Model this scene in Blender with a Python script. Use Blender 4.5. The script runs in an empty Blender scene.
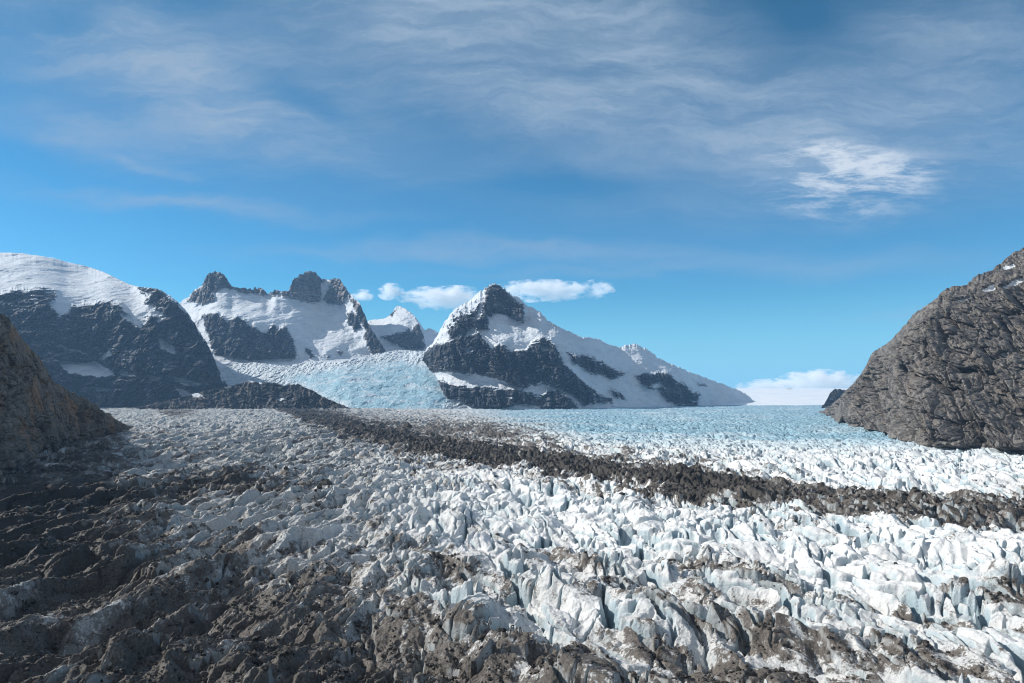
import bpy, bmesh, math
import numpy as np
from concurrent.futures import ThreadPoolExecutor

# ------------------------------------------------------------------ basics
F, CX, HOR, H = 683.0, 512.0, 395.0, 100.0      # focal length (px), centre column, horizon row, camera height (m)
SUN_AZ, SUN_EL = math.radians(76), math.radians(34)   # sun to the left, a little ahead
rad = math.radians
sc = bpy.context.scene
f32 = np.float32


def link(o):
    sc.collection.objects.link(o)
    return o


def tag(o, label=None, cat=None, kind=None, group=None):
    if label: o['label'] = label
    if cat: o['category'] = cat
    if kind: o['kind'] = kind
    if group: o['group'] = group
    return o


# ------------------------------------------------------------------ noise (numpy)
def _hash(ix, iy, seed):
    h = ix.astype(np.uint32) * np.uint32(374761393) + iy.astype(np.uint32) * np.uint32(668265263) + np.uint32((seed * 974634777) & 0xffffffff)
    h = (h ^ (h >> np.uint32(13))) * np.uint32(1274126177)
    h ^= h >> np.uint32(16)
    h *= np.uint32(2246822519)
    h ^= h >> np.uint32(13)
    return h


_ANG = np.linspace(0, 2 * np.pi, 256, endpoint=False)
_GX, _GY = np.cos(_ANG).astype(f32), np.sin(_ANG).astype(f32)


def perlin(x, y, seed=0):
    x = np.asarray(x, f32); y = np.asarray(y, f32)
    x0 = np.floor(x); y0 = np.floor(y)
    fx = x - x0; fy = y - y0
    ix = x0.astype(np.int32); iy = y0.astype(np.int32)
    u = fx * fx * fx * (fx * (fx * 6 - 15) + 10); v = fy * fy * fy * (fy * (fy * 6 - 15) + 10)

    def g(dx, dy):
        k = (_hash(ix + dx, iy + dy, seed) & np.uint32(255)).astype(np.intp)
        return _GX[k] * (fx - dx) + _GY[k] * (fy - dy)
    a = g(0, 0); b = g(1, 0); c = g(0, 1); d = g(1, 1)
    a = a + u * (b - a); c = c + u * (d - c)
    return (a + v * (c - a)) * f32(1.5)


def fbm(x, y, seed=0, oct=4, lac=2.03, gain=.5):
    s = 0; a = 1.0; n = 0
    for i in range(oct):
        s = s + f32(a) * perlin(x, y, seed + i * 17); n += a
        x = x * f32(lac) + f32(3.7); y = y * f32(lac) - f32(1.3); a *= gain
    return s / f32(n)


def ridged(x, y, seed=0, oct=4, lac=2.07, gain=.5):
    s = 0; a = 1.0; n = 0; w = 1
    for i in range(oct):
        r = 1 - np.abs(perlin(x, y, seed + i * 23)); r = r * r
        s = s + f32(a) * r * w; n += a
        w = np.clip(r * f32(1.6), 0, 1)
        x = x * f32(lac) + f32(5.1); y = y * f32(lac) + f32(2.9); a *= gain
    return s / f32(n)


def billow(x, y, seed=0, oct=4, lac=2.05, gain=.45):
    """rounded tops, sharp valleys"""
    s = 0; a = 1.0; n = 0
    for i in range(oct):
        s = s + f32(a) * np.abs(perlin(x, y, seed + i * 29)); n += a
        x = x * f32(lac) + f32(7.3); y = y * f32(lac) - f32(4.1); a *= gain
    return s / f32(n)


def voronoi(x, y, seed=0, jit=.9):
    """F1, F2, a random number of the cell and the offset to its centre"""
    ix = np.floor(x).astype(np.int32); iy = np.floor(y).astype(np.int32)
    f1 = np.full(x.shape, 9, f32); f2 = f1.copy()
    cid = np.zeros(x.shape, np.uint32); ox = np.zeros(x.shape, f32); oy = ox.copy()
    for dx in (-1, 0, 1):
        for dy in (-1, 0, 1):
            h = _hash(ix + dx, iy + dy, seed)
            px = ix + dx + f32(.5) + f32(jit) * ((h & np.uint32(1023)).astype(f32) / 1023 - f32(.5)) - x
            py = iy + dy + f32(.5) + f32(jit) * (((h >> np.uint32(10)) & np.uint32(1023)).astype(f32) / 1023 - f32(.5)) - y
            d = np.sqrt(px * px + py * py)
            m = d < f1
            f2 = np.where(m, f1, np.minimum(f2, d))
            cid = np.where(m, h, cid); ox = np.where(m, px, ox); oy = np.where(m, py, oy)
            f1 = np.where(m, d, f1)
    return f1, f2, cid, -ox, -oy


def rnd(h, k):
    return ((h >> np.uint32(k)) & np.uint32(255)).astype(f32) / 255


def ss(a, b, x):
    t = np.clip((x - a) / (b - a), 0, 1)
    return t * t * (3 - 2 * t)


def threaded(fn, n, *arrs):
    idx = np.array_split(np.arange(arrs[0].shape[0]), n)
    with ThreadPoolExecutor(4) as ex:
        res = list(ex.map(lambda i: fn(*[a[i[0]:i[-1] + 1] for a in arrs]), [i for i in idx if len(i)]))
    return [np.concatenate(r) for r in zip(*res)]


# ------------------------------------------------------------------ mesh from a grid of points
def grid_mesh(name, X, Y, Z, attrs, mat, smooth=True):
    r, c = X.shape
    me = bpy.data.meshes.new(name)
    co = np.stack([X, Y, Z], -1).astype(f32).reshape(-1)
    i = np.arange(r * c, dtype=np.int32).reshape(r, c)
    q = np.stack([i[:-1, :-1], i[:-1, 1:], i[1:, 1:], i[1:, :-1]], -1).reshape(-1)
    nf = len(q) // 4
    me.vertices.add(r * c); me.vertices.foreach_set('co', co)
    me.loops.add(len(q)); me.loops.foreach_set('vertex_index', q)
    me.polygons.add(nf)
    me.polygons.foreach_set('loop_start', np.arange(0, nf * 4, 4, dtype=np.int32))
    me.polygons.foreach_set('use_smooth', np.full(nf, smooth))
    me.update(calc_edges=True)
    for k, v in attrs.items():
        a = me.attributes.new(k, 'FLOAT', 'POINT')
        a.data.foreach_set('value', np.asarray(v, f32).reshape(-1))
    me.materials.append(mat)
    return link(bpy.data.objects.new(name, me))


# ------------------------------------------------------------------ shader helpers
class NT:
    def __init__(self, tree):
        self.t = tree; self.n = tree.nodes; self.l = tree.links

    def node(self, typ, **kw):
        nd = self.n.new(typ)
        for k, v in kw.items(): setattr(nd, k, v)
        return nd

    def put(self, sock, v):
        if isinstance(v, bpy.types.NodeSocket): self.l.new(v, sock)
        else: sock.default_value = v

    def math(self, op, a, b=0.0, c=None, clamp=False):
        nd = self.node('ShaderNodeMath', operation=op, use_clamp=clamp)
        self.put(nd.inputs[0], a); self.put(nd.inputs[1], b)
        if c is not None: self.put(nd.inputs[2], c)
        return nd.outputs[0]

    def mapr(self, v, a, b, c=0.0, d=1.0, smooth=True):
        nd = self.node('ShaderNodeMapRange', clamp=True)
        nd.interpolation_type = 'SMOOTHSTEP' if smooth else 'LINEAR'
        for i, x in enumerate((v, a, b, c, d)): self.put(nd.inputs[i], x)
        return nd.outputs[0]

    def mix(self, f, a, b, mode='MIX'):
        nd = self.node('ShaderNodeMix', data_type='RGBA', blend_type=mode)
        self.put(nd.inputs[0], f)
        for s, v in ((6, a), (7, b)):
            self.put(nd.inputs[s], v if isinstance(v, bpy.types.NodeSocket) else (*v, 1.0))
        return nd.outputs[2]

    def noise(self, vec, scale, detail=4, rough=.55, dist=0.0, out=0):
        nd = self.node('ShaderNodeTexNoise')
        if vec is not None: self.l.new(vec, nd.inputs['Vector'])
        for k, v in (('Scale', scale), ('Detail', detail), ('Roughness', rough), ('Distortion', dist)): nd.inputs[k].default_value = v
        return nd.outputs[out]

    def attr(self, name):
        return self.node('ShaderNodeAttribute', attribute_name=name).outputs['Fac']

    def mapping(self, vec, scale=(1, 1, 1), rot=(0, 0, 0), loc=(0, 0, 0)):
        nd = self.node('ShaderNodeMapping'); self.l.new(vec, nd.inputs[0])
        nd.inputs['Location'].default_value = loc; nd.inputs['Rotation'].default_value = rot; nd.inputs['Scale'].default_value = scale
        return nd.outputs[0]


def new_mat(name):
    m = bpy.data.materials.new(name); m.use_nodes = True
    nt = NT(m.node_tree)
    return m, nt, m.node_tree.nodes['Principled BSDF'], nt.node('ShaderNodeTexCoord').outputs['Object'], nt.node('ShaderNodeNewGeometry')


def bump(nt, bsdf, height, strength, dist):
    b = nt.node('ShaderNodeBump'); b.inputs['Strength'].default_value = strength; b.inputs['Distance'].default_value = dist
    nt.put(b.inputs['Height'], height); nt.l.new(b.outputs[0], bsdf.inputs['Normal'])


def ice_material(name, near=True):
    m, nt, bs, co, geo = new_mat(name)
    dirt, dust, blue = nt.attr('dirt'), nt.attr('dust'), nt.attr('blue')
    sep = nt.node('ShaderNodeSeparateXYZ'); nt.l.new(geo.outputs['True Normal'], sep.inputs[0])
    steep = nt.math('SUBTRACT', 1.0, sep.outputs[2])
    n1 = nt.noise(co, .9, 6, .7); n2 = nt.noise(co, .16, 5, .65); n3 = nt.noise(co, .035, 4, .55)
    white = nt.mix(nt.mapr(n2, .35, .65), (.87, .86, .84), (.78, .79, .79))
    dc = nt.mix(nt.mapr(n3, .38, .62), (.33, .308, .28), (.19, .205, .215))
    crust = nt.mix(nt.math('MULTIPLY', dust, nt.mapr(n1, .25, .7, .35, 1)), white, dc)
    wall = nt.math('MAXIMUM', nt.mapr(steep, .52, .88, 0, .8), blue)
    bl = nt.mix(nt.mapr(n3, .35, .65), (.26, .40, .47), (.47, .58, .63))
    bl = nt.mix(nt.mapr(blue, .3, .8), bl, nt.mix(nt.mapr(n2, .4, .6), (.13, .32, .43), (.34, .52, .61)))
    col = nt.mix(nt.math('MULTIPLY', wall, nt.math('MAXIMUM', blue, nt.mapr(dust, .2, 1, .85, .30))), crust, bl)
    col = nt.mix(nt.math('MULTIPLY', nt.attr('deep_shade'), .85), col, (.16, .30, .37))  # crevasse shade put into the colour, together with the blue of clean ice
    fs = nt.noise(co, 2.3, 4, .75)
    col = nt.mix(nt.math('MULTIPLY', nt.mapr(fs, .52, .72), nt.mapr(dust, .0, .8, .12, .6)), col, (.22, .20, .18))
    k = nt.math('ADD', dirt, nt.math('MULTIPLY', nt.math('SUBTRACT', n1, .5), 1.1))
    k = nt.math('ADD', k, nt.math('MULTIPLY', nt.math('SUBTRACT', n2, .5), .7))
    dm = nt.math('MULTIPLY', nt.mapr(k, .44, .60), nt.math('MAXIMUM', nt.mapr(steep, .45, .85, 1, .35), nt.mapr(dirt, .72, .88)))
    dcol = nt.mix(nt.mapr(n1, .3, .7), (.038, .032, .028), (.20, .172, .148))
    dcol = nt.mix(nt.math('MULTIPLY', nt.mapr(n3, .45, .7), .6), dcol, (.10, .088, .078))
    dcol = nt.mix(nt.math('MULTIPLY', nt.mapr(fs, .50, .68), nt.mapr(dirt, .75, 1, .9, .3)), dcol, (.20, .18, .16))
    dcol = nt.mix(nt.math('MULTIPLY', nt.mapr(dirt, .80, .97, 0, .78), nt.mapr(nt.attr('dark'), .1, .7, .25, 1)), dcol, (.018, .017, .016))
    col = nt.mix(dm, col, dcol)
    nt.l.new(col, bs.inputs['Base Color'])
    bs.inputs['Roughness'].default_value = .6
    bs.inputs['Specular IOR Level'].default_value = .25
    hgt = nt.math('ADD', nt.math('MULTIPLY', n1, .9), nt.math('MULTIPLY', n2, 2.2))
    bump(nt, bs, hgt, .75, 1.0)
    return m


def rock_material(name, dark, mid, light, scale=1.0, warm=None, snow_col=(.70, .735, .775), rag=1.0, summit=None, dust=0.0, ribw=.5):
    """fractured rock; snow lies where the 'snow' value, the ledges and the gullies let it"""
    m, nt, bs, co, geo = new_mat(name)
    snow = nt.attr('snow')
    sep = nt.node('ShaderNodeSeparateXYZ'); nt.l.new(geo.outputs['True Normal'], sep.inputs[0])
    rib = nt.noise(nt.mapping(co, (1, 1, .22), (0, rad(8), 0)), .022 * scale, 6, .66, .3)
    bed = nt.noise(nt.mapping(co, (.25, .25, 1), (rad(4), rad(-9), 0)), .030 * scale, 5, .66, .2)
    zone = nt.noise(co, .0055 * scale, 5, .62)
    fine = nt.noise(co, .085 * scale, 6, .72)
    vo = nt.node('ShaderNodeTexVoronoi', feature='F1'); nt.l.new(nt.mapping(co, (1, 1, .7), (0, rad(20), 0)), vo.inputs['Vector']); vo.inputs['Scale'].default_value = .030 * scale
    vo2 = nt.node('ShaderNodeTexVoronoi', feature='DISTANCE_TO_EDGE'); nt.l.new(nt.mapping(co, (1, 1, .5), (0, rad(-15), 0)), vo2.inputs['Vector']); vo2.inputs['Scale'].default_value = .018 * scale
    crack = nt.mapr(vo2.outputs['Distance'], .0, .07)
    tone = nt.math('ADD', nt.math('MULTIPLY', rib, ribw), nt.math('MULTIPLY', bed, 1 - ribw))
    col = nt.mix(nt.mapr(tone, .40, .60), dark, mid)
    cs = nt.node('ShaderNodeSeparateColor'); nt.l.new(vo.outputs['Color'], cs.inputs[0])
    col = nt.mix(nt.math('MULTIPLY', nt.mapr(cs.outputs[0], .45, 1), .6 if ribw < .7 else .2), col, light)
    col = nt.mix(nt.math('MULTIPLY', nt.mapr(fine, .46, .68), nt.mapr(zone, .35, .6, .25, 1)), col, light)
    scree = nt.mapr(zone, .50, .64)
    if warm: col = nt.mix(nt.math('MULTIPLY', scree, .8), col, warm)
    if summit:
        pz = nt.node('ShaderNodeSeparateXYZ'); nt.l.new(co, pz.inputs[0])
        col = nt.mix(nt.math('MULTIPLY', nt.mapr(pz.outputs[2], summit[0], summit[1]), nt.mapr(tone, .38, .60, .3, 1)), col, summit[2])
    col = nt.mix(nt.mapr(crack, 0, 1, .55, 1), dark, col)
    k = nt.math('ADD', snow, nt.math('MULTIPLY', nt.math('SUBTRACT', rib, .5), .9 * rag))
    k = nt.math('ADD', k, nt.math('MULTIPLY', nt.math('SUBTRACT', bed, .5), 1.1 * rag))
    k = nt.math('ADD', k, nt.math('MULTIPLY', nt.math('SUBTRACT', fine, .5), .7 * rag))
    k = nt.math('ADD', k, nt.math('MULTIPLY', nt.math('SUBTRACT', sep.outputs[2], .55), .35 * rag))
    k = nt.math('ADD', k, dust)
    sm = nt.mapr(k, .44, .56)
    s3 = nt.noise(nt.mapping(co, (.7, .7, 1.8)), .020 * scale, 6, .70, .6)
    sn = nt.mix(nt.mapr(zone, .35, .65), snow_col, tuple(v * .90 for v in snow_col))
    sn = nt.mix(nt.math('MULTIPLY', nt.mapr(s3, .50, .64), .55), sn, (.46, .55, .63))
    nt.l.new(nt.mix(sm, col, sn), bs.inputs['Base Color'])
    bs.inputs['Roughness'].default_value = .8
    bs.inputs['Specular IOR Level'].default_value = .2
    rh = total_of(nt, (nt.math('MULTIPLY', rib, 13 / scale), nt.math('MULTIPLY', bed, 8 / scale), nt.math('MULTIPLY', fine, 4 / scale), nt.math('MULTIPLY', vo.outputs['Distance'], 7 / scale), nt.math('MULTIPLY', crack, 1.0 / scale)))
    rh = nt.math('MULTIPLY', rh, nt.math('SUBTRACT', 1.0, nt.math('MULTIPLY', scree, .6)))
    s1 = nt.noise(co, .016 * scale, 6, .62, .8); s2 = nt.noise(nt.mapping(co, (.5, .5, 1.6)), .045 * scale, 5, .65, .5)
    sh = nt.math('ADD', nt.math('MULTIPLY', s1, 14 / scale), nt.math('ADD', nt.math('MULTIPLY', s2, 4 / scale), nt.math('MULTIPLY', s3, -7 / scale)))
    mx = nt.node('ShaderNodeMix', data_type='FLOAT')
    nt.put(mx.inputs[0], sm); nt.put(mx.inputs[2], rh); nt.put(mx.inputs[3], sh)
    bump(nt, bs, mx.outputs[0], .85, 1.0)
    return m


def total_of(nt, parts):
    t = parts[0]
    for q in parts[1:]: t = nt.math('ADD', t, q)
    return t


# ------------------------------------------------------------------ outlines
def crop(pts, ox, oy, s):
    return [(ox + x / s, oy + y / s) for x, y in pts]


def sdist(px, py, poly):
    """signed distance to a polygon, negative inside"""
    P = np.asarray(poly, f32); n = len(P)
    d = np.full(px.shape, 1e9, f32); ins = np.zeros(px.shape, bool)
    for i in range(n):
        ax, ay = P[i]; bx, by = P[(i + 1) % n]
        ex, ey = bx - ax, by - ay
        t = np.clip(((px - ax) * ex + (py - ay) * ey) / (ex * ex + ey * ey + 1e-9), 0, 1)
        d = np.minimum(d, (px - ax - t * ex) ** 2 + (py - ay - t * ey) ** 2)
        if ey != 0:
            ins ^= ((ay > py) != (by > py)) & (px < ex * (py - ay) / ey + ax)
    return np.where(ins, -np.sqrt(d), np.sqrt(d))


def region(px, py, polys, soft=1.5, warp=3.0, seed=0, ws=9.0):
    """1 inside any of the outlines, with a ragged border"""
    wx = px + f32(warp) * fbm(px / ws, py / ws, seed, 4, gain=.6)
    wy = py + f32(warp) * fbm(px / ws, py / ws, seed + 50, 4, gain=.6)
    out = np.zeros(px.shape, f32)
    for p in polys:
        p = np.asarray(p)
        out = np.maximum(out, 1 - ss(-soft, soft, sdist(wx, wy, p)))
    return out


def lerp_poly(x, pts):
    p = np.asarray(pts, float)
    return np.interp(x, p[:, 0], p[:, 1])


def smooth_cols(A, w):
    if w <= 0: return A
    k = np.exp(-.5 * (np.arange(-3 * w, 3 * w + 1) / w) ** 2); k /= k.sum()
    p = np.pad(A, ((0, 0), (3 * w, 3 * w)), 'edge')
    out = np.zeros_like(A)
    for i, v in enumerate(k): out += v * p[:, i:i + A.shape[1]]
    return out


def mountain(name, mat, x0, x1, base, sky, tan_fn, snow_fn, rock_amp, snow_amp, scale, step=.5, rows=260, jag=1.0, sm=4, back=.9, seed=0, base_row=None, tilt=0.25, lat=2.2, push=None, crag=1.0, keep=1.0, ucoef=(1, 0), round_px=6, jagmask=lambda x: 1.0, warp=.35, led=.35, sky_px=1.5, base_px=3):
    """A mountain as a surface of real depth: from its foot (column, distance) every column climbs at the slope of the
    ground there (snowfield or cliff) until it reaches the crest, then falls away behind.  Gullies and ribs push it in and out."""
    xs = np.arange(x0, x1 + step, step)
    Yb = np.exp(smooth_cols(np.log(lerp_poly(xs, base))[None], int(round(base_px / step))))[0]
    pb = HOR + F * H / Yb if base_row is None else lerp_poly(xs, base_row)
    sk = smooth_cols(lerp_poly(xs, sky)[None], max(1, int(round(sky_px / step))))[0]
    tops = sk + jag * (1.3 * fbm(xs / 7., xs * 0 + seed, seed + 3, 4, gain=.65) - 1.6 * (ridged(xs / 5., xs * 0 + seed, seed + 4, 3) - .5) * jagmask(xs)) * (sk < pb - 4)
    tops = np.minimum(tops, pb - 1.0)
    v = np.linspace(0, 1, rows)[:, None]
    soft = smooth_cols(sk[None], int(round(round_px / step)))[0]
    soft = np.minimum(soft, pb - 1.0)
    sk1 = np.minimum(sk, pb - 1.0)
    PY = (pb[None] + (soft - pb)[None] * v + (sk1 - soft)[None] * ss(.5, 1, v) + (tops - sk1)[None] * ss(.9, 1, v)).astype(f32)
    PX = np.broadcast_to(xs[None], PY.shape).astype(f32)
    E = (HOR - PY) / F
    snow = snow_fn(PX, PY)
    T = tan_fn(PX, PY, snow)
    T = .22 * T + .78 * smooth_cols(np.asarray(T, float), int(round(16 / step)))
    Y = np.empty(PY.shape, float); Y[0] = Yb
    for k in range(1, rows):
        Y[k] = Y[k - 1] * np.exp((E[k] - E[k - 1]) / np.maximum(T[k] - E[k], .12))
    Y = smooth_cols(Y, sm)
    X = (PX - CX) / F * Y; Z = H + E * Y
    # relief: ribs and gullies that run down the fall line, ledges across it
    L = scale
    U = ucoef[0] * X + ucoef[1] * Y
    wx = U + warp * L * fbm(U / L, Z / L, seed + 5, 3); wz = Z + warp * L * fbm(U / L, Z / L, seed + 9, 3)
    sx = wx + tilt * wz
    rk = 1 - snow
    D = rk * rock_amp * (ridged(sx / (L * 1.0), wz / (L * lat), seed, 5, gain=.55) - .45)
    D += rk * rock_amp * led * (ridged(wx / (L * 1.3), wz / (L * .35), seed + 31, 4) - .45)
    for q, (lq, aq) in enumerate(((.75, .42), (.30, .26), (.13, .15), (.06, .07))):
        f1, f2, c, ox, oy = voronoi((sx / (L * lq)).astype(f32), (wz / (L * lq * 1.25)).astype(f32), seed + 80 + q)
        D += rk * rock_amp * aq * crag * ((rnd(c, 2) - .5) * .8 + (rnd(c, 8) - .5) * 1.6 * ox + (rnd(c, 14) - .5) * 1.6 * oy + .6 * ss(0, .2, f2 - f1))
    D += snow * snow_amp * (fbm(U / (L * 1.6), Z / (L * .9), seed + 60, 5) + .22 * (ridged(wx / (L * .6), wz / (L * .5), seed + 66, 4) - .4) + .10 * fbm(U / (L * .2), Z / (L * .16), seed + 68, 3))
    D += (rock_amp * 1.2) * fbm(U / (L * 5), Z / (L * 4), seed + 70, 3)
    edge = ss(0, .04, v)
    D = D * edge
    if push is None:
        Y2 = Y - D
        X = (PX - CX) / F * Y2; Z = H + E * Y2
    else:
        D = D * (1 - keep * ss(.8, 1, v))
        X = X + D * push[0]; Y2 = Y + D * push[1]
    # foot below the ground, and the back of the mountain
    low = np.minimum(Z[:1] - 60, -60)
    Xs, Ys, Zs, S = [X[:1]], [Y2[:1] - 8], [low], [snow[:1]]
    crest_x = X[-1:]
    Xs += [X]; Ys += [Y2]; Zs += [Z]; S += [snow]
    crest_y, crest_z = Y2[-1:], Z[-1:]
    drop = np.maximum(crest_z + 80, 40)
    for t in (.02, .06, .14, .28, .5, .75, 1.0):
        yy = crest_y + drop / back * t
        zz = crest_z - drop * t * (1 + .0 * t)
        Xs.append(crest_x * (1 + .3 * (yy / crest_y - 1))); Ys.append(yy); Zs.append(zz); S.append(snow[-1:])
    return grid_mesh(name, np.concatenate(Xs), np.concatenate(Ys), np.concatenate(Zs), {'snow': np.concatenate(S)}, mat)


# ================================================================== the glacier
A_DIR = (0.36, -0.933)        # the way the crevasses run on the ground


def zones(X, Y):
    """where on the ice sheet a point lies, as column / row of the flat ice"""
    px = CX + F * X / Y; py = HOR + F * H / Y
    return px.astype(f32), py.astype(f32)


MOR_C = [(-400, 400), (240, 402), (300, 414), (340, 426), (400, 442), (460, 453), (520, 463), (580, 473), (640, 483), (700, 491), (760, 499), (820, 505), (880, 510), (950, 514), (1024, 517), (1400, 540)]
MOR_W = [(-400, 1), (270, 1), (300, 9), (340, 15), (400, 14), (460, 13), (520, 15), (580, 17), (640, 18), (700, 17), (760, 14), (820, 13), (880, 15), (950, 15), (1024, 16), (1400, 18)]


def moraine(px, py):
    return (py - lerp_poly(px, MOR_C).astype(f32)) / lerp_poly(px, MOR_W).astype(f32)


def crevasses(t, s, lt, ls, seed, width):
    """long narrow cuts along s: 1 in the cut, 0 on the ice between"""
    n = perlin(t / lt, s / ls, seed) + .35 * perlin(t / lt * 2.3, s / ls * 2.1, seed + 1)
    return 1 - ss(.25, 1, np.abs(n) / width)


def glacier_height(X, Y):
    X = X.astype(f32); Y = Y.astype(f32)
    px, py = zones(X, Y)
    left = 1 - ss(260, 560, px + .35 * (py - 480))              # streaked, lower ice on the left
    far = 1 - ss(430, 462, py - .012 * (px - 640))                  # fine seracs of the upper glacier
    far = far * ss(380, 540, px - (py - 410) * 3)
    mo = moraine(px, py)
    mband = np.exp(-(mo / 1.1) ** 2).astype(f32)
    w1 = fbm(X / 46, Y / 46, 11, 3); w2 = fbm(X / 46, Y / 46, 13, 3)
    v1 = fbm(X / 10, Y / 10, 12, 3); v2 = fbm(X / 10, Y / 10, 14, 3)
    wx = X + 10 * w1 + 2.4 * v1; wy = Y + 10 * w2 + 2.4 * v2
    # two runs of crevasses: one on the right half, the other on the left
    sr = wx * .20 - wy * .98; tr = wx * .98 + wy * .20
    sl = wx * .26 + wy * .966; tl = wx * .966 - wy * .26
    fa = .68 * wx - .73 * wy; fb = .73 * wx + .68 * wy              # along and across the flow on the right
    big = fbm(X / 60, Y / 60, 6, 3)
    h = 9 * fbm(X / 300, Y / 300, 1, 3)
    md_r = ridged(fb / 70 + .3, fa / 210, 2, 3, gain=.42) - .45
    md_l = ridged(tl / 62 + .3, sl / 230, 102, 3, gain=.45) - .45
    mound = md_r + (md_l - md_r) * left
    h = h + 14 * mound * (1 - .7 * far)
    roll = np.sin(Y / 11.5 + .012 * X + 3.0 * fbm(X / 120, Y / 120, 3, 2))
    h = h + (1 - far) * 1.8 * roll
    # sharp-crested blocks
    rr = ridged(tr / 34, sr / 74, 41, 4, gain=.42) - .45
    rr = .18 * rr + 1.0 * np.minimum(billow(tr / 30, sr / 62, 241, 3, gain=.36) - .26, .26)
    rl = ridged(tl / 27, sl / 105, 141, 4, gain=.40) - .45
    fin = rr + (rl - rr) * left
    # flutes melted into the flanks
    fr = ridged(tr / 7.5, sr / 24, 43, 3, gain=.5) - .42
    fl = ridged(tl / 6.5, sl / 30, 143, 3, gain=.5) - .42
    fin2 = fr + (fl - fr) * left
    flute = ss(-.2, .35, fbm(X / 40, Y / 40, 8, 2))
    # crevasses, in groups
    gate = ss(-.3, .2, fbm(X / 75, Y / 75, 4, 2) + .12)
    gate2 = ss(-.2, .3, fbm(X / 34, Y / 34, 5, 2))
    c1 = crevasses(tr, sr, 21, 70, 51, .15) * gate
    c2 = crevasses(tr + .5 * sr, sr, 11, 22, 53, .20) * gate2
    c3 = crevasses(tl, sl, 15, 46, 55, .16) * gate
    cut = np.maximum(c1 * (1 - left), c3 * left)
    # tilted blocks between crossing cracks
    f1, f2, c, ox, oy = voronoi(tr / 20, sr / 32, 21)
    blk = (rnd(c, 2) - .5) * 7 + (rnd(c, 8) - .5) * 15 * ox + (rnd(c, 14) - .5) * 12 * oy
    e1 = ss(0, .11, f2 - f1)
    blk = blk * e1 - 3.4 * (1 - e1)
    f1, f2, c, ox, oy = voronoi(tr / 9.5 + 7.7, sr / 14, 24)
    e2 = ss(0, .16, f2 - f1)
    bl2 = ((rnd(c, 2) - .5) * 2.2 + (rnd(c, 8) - .5) * 5.5 * ox + (rnd(c, 14) - .5) * 4.5 * oy) * e2 - 1.3 * (1 - e2)
    bg_ = ss(-.3, .2, big) * (1 - .75 * left)
    bg2 = ss(-.1, .3, fbm(X / 45, Y / 45, 9, 2)) * (1 - .4 * left)
    grain = fbm(X / 3.1, Y / 3.1, 45, 3, gain=.62)
    lump = ridged(X / 6.5, Y / 7.5, 46, 3, gain=.6) - .4
    # chunky debris of the moraine
    f1b, f2b, cb, bx, by = voronoi((X + 2 * v1) / 6.2, (Y + 2 * v2) / 8.0, 47)
    chunk = (rnd(cb, 2) * 4.4 + (rnd(cb, 8) - .5) * 7 * bx + (rnd(cb, 14) - .5) * 7 * by) * ss(0, .2, f2b - f1b)
    amp = (1 - .30 * left) * (1 - .3 * far) * (1 - .45 * mband)
    h = h + fin * (14.5 + 6.5 * left) * amp * (1 - .15 * far) + fin2 * (.8 * flute + 1.5 * left) * (1 - .2 * far) + (.75 * blk * bg_ + .55 * bl2 * bg2) * amp + .38 * grain + .30 * lump
    h = h - cut * (11 - 6 * left - 4 * far) * (1 - .6 * mband) - c2 * (4.2 - 2.2 * left) * (1 - .5 * mband)
    f1c, f2c, cc, cx_, cy_ = voronoi((X + v1) / 2.9, (Y + v2) / 3.4, 49)
    chip = (rnd(cc, 2) * 1.3 + (rnd(cc, 8) - .5) * 2.4 * cx_ + (rnd(cc, 14) - .5) * 2.4 * cy_) * ss(0, .2, f2c - f1c)
    low = ss(470, 600, py) * (1 - ss(420, 720, px))
    h = h + mband * (6.5 + chunk * .9) + chip * (.10 + .40 * low)
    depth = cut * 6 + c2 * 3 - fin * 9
    deep_shade = np.clip(np.maximum(cut * (1 - .4 * far), .8 * c2) - .25, 0, 1) * (1 - mband)  # mask of the cuts whose colour is darkened as shade
    return h, depth, px, py, left, far, mo, mband, deep_shade


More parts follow.
